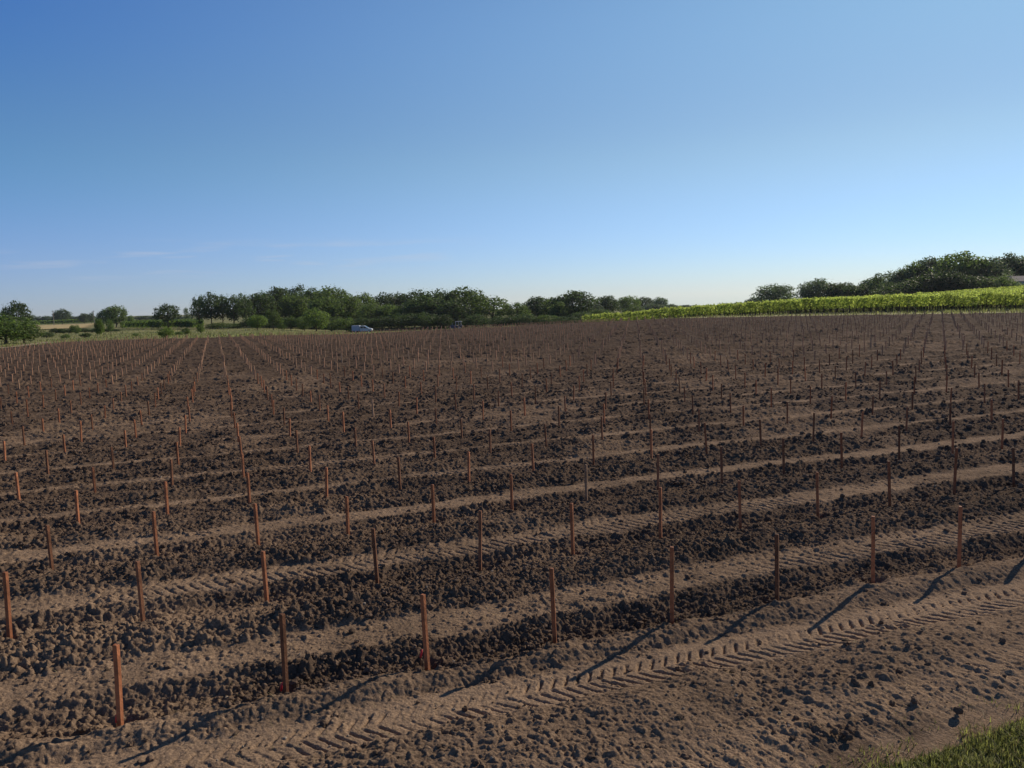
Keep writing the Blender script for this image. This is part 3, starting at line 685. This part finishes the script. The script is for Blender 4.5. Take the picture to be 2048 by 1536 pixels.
grove([(86, 26, 663, 140, 'bush', D_, 'flat dark shrub'), (165, 22, 665, 128, 'bush', D_, 'flat dark shrub'), (124, 16, 667, 120, 'bush', M_, 'flat dark shrub'), (352, 18, 662, 120, 'bush', M_, 'flat dark shrub'), (265, 12, 665, 118, 'bush', M_, 'flat dark shrub')], 'in the left meadow grass', 'meadow shrubs')
# tall open trees at the left end of the wood
grove([(396, 32, 594, 236, 'airy', D_, 'tall open tree with light between its branches'), (421, 38, 589, 232, 'tall', D_, 'tall open tree with sky showing through'),
       (443, 26, 593, 240, 'airy', D_, 'tall open tree with a thin crown'), (464, 40, 591, 234, 'tall', D_, 'tall open tree with a divided crown'), (489, 32, 591, 238, 'airy', D_, 'tall open dark tree')],
      'of the open trees', 'open trees at the end of the wood')
# main wood
grove([(520, 52, 587, 250, 'round', D_, 'dark dense tree'), (549, 48, 581, 262, 'round', D_, 'dense green tree'), (568, 40, 580, 300, 'tall', D_, 'thin-topped dark tree'), (600, 46, 575, 295, 'tall', D_, 'tall dark tree with the highest crown'),
       (592, 56, 592, 250, 'round', M_, 'broad green tree with a lower crown'), (628, 56, 581, 270, 'round', D_, 'dense dark tree'), (664, 66, 577, 262, 'round', M_, 'broad rounded green tree'), (650, 62, 596, 235, 'round', M_, 'lower green tree'),
       (700, 50, 597, 240, 'round', M_, 'rounded green tree'), (722, 62, 591, 250, 'round', M_, 'broad green tree'), (741, 52, 608, 232, 'bush', M_, 'low leafy tree'),
       (766, 50, 589, 285, 'round', D_, 'dark tree at the back'), (800, 50, 588, 290, 'round', D_, 'dark tree at the back'), (840, 62, 581, 280, 'tall', D_, 'tall dark tree at the back'), (775, 44, 611, 232, 'round', M_, 'lighter green front tree'), (806, 44, 612, 226, 'bush', M_, 'lighter green front tree'),
       (852, 72, 596, 228, 'round', D_, 'broad tree with deep shade under it'), (884, 66, 584, 238, 'round', D_, 'tall broad dark tree'), (930, 84, 579, 232, 'round', M_, 'biggest broad tree, behind the tractor'), (905, 60, 604, 222, 'bush', D_, 'dark leafy tree directly behind the tractor'), (985, 62, 596, 222, 'airy', M_, 'loose light-crowned tree'),
       (1033, 46, 607, 218, 'airy', M_, 'smaller loose tree beside the gap'), (1075, 56, 596, 250, 'round', D_, 'dark round tree right of the gap'), (1112, 50, 600, 240, 'round', M_, 'green round tree'), (1145, 76, 587, 228, 'round', D_, 'large rounded tree by the vineyard'),
       (1118, 40, 606, 222, 'bush', M_, 'lower lighter tree')], 'in the middle wood', 'trees of the middle wood')
# understory and small trees before the wood
grove([(511, 30, 631, 186, 'round', L_, 'small round light tree'), (543, 28, 620, 196, 'airy', M_, 'small upright tree'), (560, 20, 640, 196, 'bush', M_, 'low shrub'), (578, 20, 633, 192, 'airy', M_, 'small pale tree'), (628, 44, 618, 196, 'bush', L_, 'bushy light green tree'), (605, 30, 634, 200, 'bush', M_, 'low leafy bush'),
       (660, 34, 640, 204, 'bush', M_, 'low leafy bush'), (690, 34, 636, 206, 'bush', M_, 'leafy bush behind the pickup'), (697, 11, 659, 184, 'bush', L_, 'tiny shrub behind pickup'), (725, 40, 636, 208, 'bush', D_, 'dark bush above the pickup'), (760, 44, 632, 210, 'bush', D_, 'dark bush'), (800, 50, 628, 212, 'bush', D_, 'dark bush'), (845, 50, 626, 212, 'bush', D_, 'dark bush'),
       (880, 44, 630, 214, 'bush', D_, 'dark bush'), (950, 50, 628, 212, 'bush', D_, 'dark bush'), (1000, 40, 632, 206, 'bush', D_, 'dark low bush'), (1045, 50, 628, 206, 'bush', D_, 'green low bush'), (1092, 44, 630, 205, 'bush', M_, 'pale low bush'), (1130, 50, 632, 200, 'bush', D_, 'dark low bush'), (1165, 40, 624, 205, 'bush', D_, 'dark bush'),
       (470, 50, 646, 224, 'bush', M_, 'low bush under the open trees'), (430, 40, 645, 226, 'bush', M_, 'low bush under the open trees'), (535, 40, 640, 222, 'bush', D_, 'dark undergrowth bush'), (580, 50, 636, 226, 'bush', D_, 'dark undergrowth bush'), (640, 50, 634, 228, 'bush', D_, 'dark undergrowth bush')],
      'among bushes before the wood', 'bushes before the wood')
grove([(505 + 23 * k, 42, 634 + (k * 5 % 7), 226 + (k * 3 % 5) * 3, 'bush', D_, 'dark undergrowth bush') for k in range(29)], 'along the foot of the middle wood', 'undergrowth of the middle wood')
# behind the left part of the vineyard
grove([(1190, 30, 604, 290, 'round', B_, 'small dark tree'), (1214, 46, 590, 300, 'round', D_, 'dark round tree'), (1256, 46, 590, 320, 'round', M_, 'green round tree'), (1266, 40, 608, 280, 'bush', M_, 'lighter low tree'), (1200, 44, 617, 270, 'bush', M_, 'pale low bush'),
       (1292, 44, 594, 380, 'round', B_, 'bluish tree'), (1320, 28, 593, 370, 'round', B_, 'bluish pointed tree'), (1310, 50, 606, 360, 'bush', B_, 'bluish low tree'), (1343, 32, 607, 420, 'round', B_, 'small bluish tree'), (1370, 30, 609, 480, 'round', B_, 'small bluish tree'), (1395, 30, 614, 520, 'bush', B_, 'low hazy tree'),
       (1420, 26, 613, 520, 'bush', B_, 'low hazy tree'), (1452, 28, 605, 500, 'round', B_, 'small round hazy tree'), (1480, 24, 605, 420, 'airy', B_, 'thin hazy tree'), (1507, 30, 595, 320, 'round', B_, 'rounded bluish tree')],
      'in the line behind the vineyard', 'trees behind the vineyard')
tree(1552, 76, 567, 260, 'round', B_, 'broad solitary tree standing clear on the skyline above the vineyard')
# the wood on the right
grove([(1638, 70, 556, 240, 'round', B_, 'rounded dark tree'), (1618, 30, 578, 236, 'bush', D_, 'low dark tree'), (1682, 60, 564, 235, 'round', D_, 'low dark tree'), (1710, 56, 568, 230, 'round', D_, 'low dark tree'), (1740, 66, 556, 235, 'round', B_, 'rounded tree with a ragged top'),
       (1772, 62, 545, 225, 'airy', D_, 'loose dark tree'), (1800, 60, 537, 215, 'round', B_, 'tall rounded tree'), (1830, 56, 523, 215, 'round', M_, 'tall green tree'), (1860, 72, 513, 218, 'round', B_, 'tall broad tree'), (1915, 84, 506, 205, 'round', M_, 'highest broad tree'),
       (1790, 70, 562, 200, 'bush', D_, 'lower dark tree in front'), (1850, 84, 548, 200, 'bush', D_, 'lower dark tree in front'), (1900, 60, 540, 195, 'round', D_, 'dark front tree with a leaning trunk'), (1966, 84, 515, 205, 'round', B_, 'broad grey-green tree'), (2014, 66, 506, 215, 'round', B_, 'tall bluish tree'),
       (2052, 60, 509, 215, 'round', D_, 'tall dark tree cut by the right edge'), (1955, 70, 550, 190, 'bush', D_, 'lower green tree in front'), (2003, 56, 548, 186, 'bush', M_, 'lighter arching bush by the house'), (2110, 80, 505, 205, 'round', D_, 'dark tree beyond the right edge'), (2180, 90, 500, 200, 'round', D_, 'dark tree beyond the right edge'), (2270, 90, 505, 200, 'round', D_, 'dark tree beyond the right edge')],
      'in the right-hand wood', 'trees of the right wood')
# ------------------------------------------------------------------ vineyard
VP = [spot(1165, 186), spot(1200, 160), spot(1440, 113), spot(1700, 98), spot(2048, 86), spot(2300, 78), spot(2300, 190), spot(2048, 188), spot(1700, 188), spot(1440, 205), spot(1200, 245), spot(1165, 250)]
Wd = W / np.linalg.norm(W); Ud = U / np.linalg.norm(U)
def vine_arrays(seed, n, lo, hi):
    r = np.random.default_rng(seed); yy = r.uniform(-.62, .62, n); zz = r.beta(1.6, 1.2, n) * 1.2 + .48; xx = r.normal(0, .2, n) * (1.15 - .25 * (zz - 1)); C_ = np.c_[xx, yy, zz]
    m = n // 5; sh = r.integers(0, 7, m); sy = np.linspace(-.55, .55, 7); C2 = np.c_[r.normal(0, .10, m), sy[sh] + r.normal(0, .04, m), 1.5 + r.uniform(0, .5, m) * (.4 + .6 * h2(sh, sh, seed))]
    C_ = np.vstack([C_, C2]); nn = r.normal(size=C_.shape) + np.c_[C_[:, 0] * 3, np.zeros(len(C_)), np.full(len(C_), .5)]; nn /= np.linalg.norm(nn, axis=1)[:, None]
    return leaf_cards(C_, nn, r.uniform(lo, hi, len(C_)), r, .9)
vprot = []
for v in range(5):
    Vv, Fv = vine_arrays(300 + v, 330, .11, .21); b = MB(); b.tube([(0, 0, -.1), (.02, .03, .4), (-.02, .0, .75)], [.035, .03, .025], 6); b.tube([(0, 0, .72), (.02, .5, .8)], [.02, .012], 5); b.tube([(0, 0, .72), (.0, -.5, .8)], [.02, .012], 5)
    b.box(.05, .11, -.03, .03, -.1, 1.35)
    vprot.append((mesh_np('foliage', Vv, Fv, M['leaf_vine']), b.mesh('trunk', M['bark'])))
a_, b_ = np.meshgrid(np.arange(-60, 160), np.arange(0, 240), indexing='ij'); a_, b_ = a_.ravel(), b_.ravel()
PV = np.array(spot(1700, 98)); vp = PV + a_[:, None] * Ud * 2.1 + (b_[:, None] - 120) * Wd * 1.15
k = inside(vp[:, 0], vp[:, 1], VP) & (rng.uniform(0, 1, len(vp)) > .02); vp, va, vb = vp[k], a_[k], b_[k]
vz = terrain(vp[:, 0], vp[:, 1]); qx, qy, qd = project(np.c_[vp, vz + 1]); view = (qx > 0) & (qx < 2048)
first = {}
for k in range(len(vp)): first[va[k]] = min(first.get(va[k], 9999), vb[k])
depth_in = np.array([vb[k] - first[va[k]] for k in range(len(vp))])
score = np.where(view, -depth_in * 40 - qd, -1e9); vo = np.argsort(-score)[:300]; vsel = set(vo.tolist())
vrows = sorted({int(va[k]) for k in vsel}, key=lambda a: min(qx[k] for k in vsel if va[k] == a)); vr = {a: n_ + 1 for n_, a in enumerate(vrows)}
rz = math.atan2(-Wd[0], Wd[1]); sV, sF, ns_ = [], [], 0; sv = [vine_arrays(400 + v, 110, .18, .34) for v in range(4)]
seen_d = {}
for k in sorted(range(len(vp)), key=lambda k: (va[k], vb[k])):
    sc = rng.uniform(.88, 1.12); ro = rz + (math.pi if rng.uniform() < .5 else 0)
    if k in vsel:
        c_ = seen_d.get(va[k], 0) + 1; seen_d[va[k]] = c_
        o = empty('grapevine', (vp[k][0], vp[k][1], vz[k]), ro); o.scale = (1, 1, sc); f_, t_ = vprot[k % 5]; add('foliage', f_, o); add('trunk', t_, o)
        tag(o, 'leafy green grapevine, %s from the front in the %s vine row from left' % (ordinal(c_), ordinal(vr[int(va[k])])), 'grapevine', 'grapevines at the front of the vineyard')
    else:
        Vv, Fv = sv[k % 4]; c_, s_ = math.cos(ro), math.sin(ro)
        sV.append(np.c_[Vv[:, 0] * c_ - Vv[:, 1] * s_, Vv[:, 0] * s_ + Vv[:, 1] * c_, Vv[:, 2] * sc] + [vp[k][0], vp[k][1], vz[k]]); sF.append(Fv + ns_); ns_ += len(Vv)
tag(add('vineyard', mesh_np('vineyard', np.vstack(sV), np.vstack(sF), M['leaf_vine'])), 'bright green mass of vines filling the slope behind the front vines', 'vineyard', kind='stuff')
print('vines', len(vp))
def vinerows(name, poly, dirv, gap, step, label, seed, lm='leaf_vine', s=1.0):
    r = np.random.default_rng(seed); poly = np.array(poly); c = poly.mean(0); d = np.array(dirv) / np.linalg.norm(dirv); e = np.array([d[1], -d[0]])
    A_, B2 = np.meshgrid(np.arange(-300, 300) * gap, np.arange(-400, 400) * step, indexing='ij'); P = c + A_.ravel()[:, None] * e + B2.ravel()[:, None] * d
    P = P[inside(P[:, 0], P[:, 1], poly)]; z = terrain(P[:, 0], P[:, 1]); V, Fc, n0 = [], [], 0; ang = math.atan2(-d[0], d[1]); c_, s_ = math.cos(ang), math.sin(ang)
    pr = [vine_arrays(seed + v, 26, .45, .7) for v in range(4)]
    for k in range(len(P)):
        Vv, Fv = pr[k % 4]; Vv = Vv * s; V.append(np.c_[Vv[:, 0] * c_ - Vv[:, 1] * s_, Vv[:, 0] * s_ + Vv[:, 1] * c_, Vv[:, 2]] + [P[k, 0], P[k, 1], z[k]]); Fc.append(Fv + n0); n0 += len(Vv)
    tag(add(name, mesh_np(name, np.vstack(V), np.vstack(Fc), M[lm])), label, 'vineyard', kind='stuff')
vinerows('far_vineyard', [spot(240, 235), spot(325, 225), spot(400, 220), spot(402, 420), spot(250, 440)], (-.62, .78), 6.0, 1.3, 'green vine rows running up behind the left meadow', 500, 'leaf_light', s=1.15)
vinerows('vine_hedge', [spot(60, 560), spot(195, 560), spot(200, 600), spot(60, 600)], (1, .1), 8, 1.6, 'long green strip of vines beyond the ochre stubble', 520, 'leaf_light', s=1.8)

# ------------------------------------------------------------------ white pickup with box
M['white'] = mat('white_paint', (.50, .53, .56), .35, .5, .04, 2); M['boxgrey'] = mat('box_panel', (.36, .39, .47), .5, .4, .05, 3)
M['glass'] = mat('dark_glass', (.02, .03, .04), .08, .6); M['rubber'] = mat('rubber', (.025, .025, .025), .9, .2); M['steel'] = mat('steel', (.45, .45, .46), .4, .5, metal=.8)
M['trim'] = mat('dark_trim', (.03, .03, .035), .7, .3); M['lamp'] = mat('lamp_glass', (.8, .82, .8), .1, .6); M['redlamp'] = mat('tail_lamp', (.4, .02, .02), .3, .5)
vx, vy = spot(717.5, 184); t = tag(empty('pickup_truck', (vx, vy, tz(vx, vy)), 0), 'white pickup with a boxy rear body parked on the meadow before the wood', 'pickup'); t.scale = (.94, .94, .92)
def wheel(parent, x, y, r, wd):
    b = MB(); b.tube([(x, y - wd / 2, r), (x, y - wd * .42, r), (x, y + wd * .42, r), (x, y + wd / 2, r)], [r * .93, r, r, r * .93], 22); wh = b.build('wheel', M['rubber'], parent, True)
    b = MB(); b.tube([(x, y - wd / 2 - .012, r), (x, y + wd / 2 + .012, r)], [r * .58, r * .58], 16); b.build('rim', M['steel'], wh)
b = MB(); b.prism([(0, .38), (2.9, .36), (2.96, .62), (2.9, .92), (2.72, 1.0), (2.05, 1.14), (1.2, 1.70), (1.0, 1.75), (.2, 1.75), (.05, 1.68), (0, 1.1)], -.86, .86)
bevel(b.build('cab', M['white'], t), .06, 3)
b = MB(); b.box(-1.95, -.06, -.9, .9, .52, 1.86); bx_ = bevel(b.build('box_body', M['boxgrey'], t), .03, 2)
b = MB()
for k in range(5): b.box(-1.9 + k * .44, -1.86 + k * .44, -.915, .915, .58, 1.80)
b.build('rib', M['boxgrey'], bx_)
b = MB(); b.box(-1.9, 2.7, -.6, .6, .28, .46); b.build('chassis', M['trim'], t)
for s_ in (-1, 1):
    y0, y1 = sorted((s_ * .845, s_ * .872))
    for nm_, pr in (('rear_window', [(.16, 1.16), (.78, 1.14), (.80, 1.58), (.22, 1.6)]), ('front_window', [(.92, 1.14), (1.86, 1.12), (1.30, 1.52), (1.16, 1.58), (.92, 1.58)])):
        b = MB(); b.prism(pr, y0, y1); b.build(nm_, M['glass'], t)
    b = MB(); b.box(2.70, 2.93, s_ * .72 - .12, s_ * .72 + .12, .72, .88); b.build('headlight', M['lamp'], t)
    b = MB(); b.box(-1.97, -1.93, s_ * .78 - .07, s_ * .78 + .07, .62, .86); b.build('tail_light', M['redlamp'], t)
    wheel(t, 2.2, s_ * .76, .34, .22); wheel(t, -1.05, s_ * .76, .34, .22)
    b = MB(); b.box(1.75, 1.87, s_ * .98 - .09, s_ * .98 + .09, 1.10, 1.26); b.build('mirror', M['trim'], t)
    b = MB(); b.box(.72, .82, s_ * .875 - .01, s_ * .875 + .01, .98, 1.02); b.build('door_handle', M['trim'], t)
b = MB(); b.raw([(1.99, -.76, 1.19), (1.99, .76, 1.19), (1.24, .70, 1.69), (1.24, -.70, 1.69), (1.97, -.76, 1.17), (1.97, .76, 1.17), (1.22, .70, 1.67), (1.22, -.70, 1.67)], [(0, 1, 2, 3), (7, 6, 5, 4), (0, 4, 5, 1), (2, 6, 7, 3), (1, 5, 6, 2), (0, 3, 7, 4)]); b.build('windscreen', M['glass'], t)
b = MB(); b.box(2.88, 3.02, -.84, .84, .34, .54); b.build('bumper', M['trim'], t)

# ------------------------------------------------------------------ tractor
M['tr_body'] = mat('tractor_paint', (.06, .06, .10), .5, .4); M['tr_roof'] = mat('cab_roof', (.5, .48, .5), .6, .3)
vx, vy = spot(912, 199); t = tag(empty('tractor', (vx, vy, tz(vx, vy) + .0), math.pi), 'dark narrow tractor with pale cab roof standing in front of the dark wood', 'tractor')
b = MB(); b.prism([(.35, .62), (1.75, .60), (1.80, 1.25), (1.6, 1.38), (.35, 1.5)], -.33, .33); bevel(b.build('bonnet', M['tr_body'], t), .05, 2)
b = MB(); b.box(-1.1, 1.5, -.22, .22, .42, .75); b.build('chassis', M['trim'], t)
b = MB(); b.box(-1.25, .42, -.62, .62, 2.22, 2.34); bevel(b.build('cab_roof', M['tr_roof'], t), .03, 2)
for sx_ in (-1.05, -.35, .34):
    for sy_ in (-.54, .54):
        b = MB(); b.tube([(sx_, sy_, .8), (sx_ * .95, sy_, 2.24)], [.035, .035], 6); b.build('pillar', M['tr_roof'], t)
b = MB(); b.box(-1.0, .30, -.50, .50, .62, 1.25); b.build('cab_body', M['tr_body'], t)
b = MB(); b.box(-.75, -.3, -.24, .24, 1.25, 1.36); b.box(-.82, -.72, -.24, .24, 1.3, 1.8); b.build('seat', M['trim'], t)
b = MB(); b.tube([(.28, 0, 1.2), (.05, 0, 1.5)], [.02, .02], 6); b.tube([(.06 + .0, .18 * math.cos(a), 1.5 + .18 * math.sin(a)) for a in np.linspace(0, 6.28, 15)], [.015] * 15, 5, False); b.build('steering_wheel', M['trim'], t)
b = MB(); b.tube([(1.2, .2, 1.35), (1.2, .2, 2.0)], [.03, .03], 7); b.build('exhaust', M['steel'], t)
for s_ in (-1, 1):
    wheel(t, -.65, s_ * .62, .62, .34); wheel(t, 1.3, s_ * .55, .38, .24)
    b = MB(); b.prism([(-1.35, 1.0), (-1.2, 1.28), (-.1, 1.28), (.05, 1.0), (-.1, 1.05), (-.65, 1.22), (-1.2, 1.05)], *sorted((s_ * .47, s_ * .80))); b.build('mudguard', M['tr_body'], t)
    b = MB(); b.box(1.78, 1.84, s_ * .2 - .07, s_ * .2 + .07, 1.05, 1.18); b.build('headlight', M['lamp'], t)

# ------------------------------------------------------------------ house and poles
M['render'] = mat('grey_render', (.42, .42, .46), .9, .2, .12, 1.5); M['tile'] = mat('roof_tile', (.25, .22, .21), .9, .2, .2, 3, .5, 12)
hx, hy = spot(2075, 196); t = tag(empty('stone_house', (hx, hy, tz(hx, hy)), R_(-22)), 'low grey-walled house with shallow tiled roof at the right edge under the trees', 'house')
b = MB(); b.prism([(-6.5, -.5), (6.5, -.5), (6.5, 3.1), (-6.5, 3.1)], -3.5, 3.5); b.build('wall', M['render'], t)
b = MB(); V_ = [(-6.9, -4.0, 3.0), (6.9, -4.0, 3.0), (6.9, 4.0, 3.0), (-6.9, 4.0, 3.0), (-6.9, 0, 4.3), (6.9, 0, 4.3), (-6.9, -4.0, 3.12), (6.9, -4.0, 3.12), (6.9, 4, 3.12), (-6.9, 4, 3.12), (-6.9, 0, 4.42), (6.9, 0, 4.42)]
b.raw(V_, [(0, 1, 5, 4), (3, 4, 5, 2), (6, 10, 11, 7), (9, 8, 11, 10), (0, 6, 7, 1), (2, 8, 9, 3), (0, 4, 10, 6), (4, 3, 9, 10), (1, 7, 11, 5), (5, 11, 8, 2)]); rf = b.build('roof', M['tile'], t)
b = MB(); b.box(3.2, 3.9, .4, 1.0, 3.9, 5.0); b.build('chimney', M['render'], rf)
for x0 in (-4.6, -1.2, 3.2):
    b = MB(); b.box(x0, x0 + 1.0, -3.56, -3.50, 1.1, 2.3); wdw = b.build('window', M['trim'], t); b = MB(); b.box(x0 + .08, x0 + .92, -3.58, -3.565, 1.18, 2.22); b.build('pane', M['glass'], wdw)
b = MB(); b.box(.9, 1.9, -3.56, -3.50, .05, 2.15); b.build('door', M['trim'], t)
M['pole'] = mat('pole_wood', (.22, .19, .17), .9, .2)
for px_, top_, d_, lb in ((103.5, 621, 520, 'thin utility pole on the left skyline, left of the hazy round tree'), (184.5, 621, 500, 'thin utility pole on the left skyline, next to the rounded broad tree')):
    x_, y_ = spot(px_, d_); z_ = tz(x_, y_); h_ = H - (top_ - yh(px_)) * d_ / F - z_; t = tag(empty('utility_pole', (x_, y_, z_)), lb, 'utility pole', 'skyline utility poles')
    b = MB(); b.tube([(0, 0, -.5), (0, 0, h_)], [.22, .15], 8); b.build('pole', M['pole'], t); b = MB(); b.box(-.9, .9, -.08, .08, h_ - .7, h_ - .5); b.build('crossarm', M['pole'], t)

# ------------------------------------------------------------------ air
HAZE = 0.00007
if HAZE:
    b = MB(); b.box(-2400, 2400, -2400, 2400, -7.5, 30)
    hz = bpy.data.materials.new('air'); hz.use_nodes = True; n = hz.node_tree.nodes; n.remove(n['Principled BSDF']); pv = n.new('ShaderNodeVolumePrincipled')
    pv.inputs['Density'].default_value = HAZE; pv.inputs['Color'].default_value = (.82, .88, 1, 1); pv.inputs['Anisotropy'].default_value = .3
    hz.node_tree.links.new(pv.outputs[0], n['Material Output'].inputs['Volume'])
    tag(b.build('haze', hz), 'thin blue haze over the far distance', 'haze', kind='stuff')
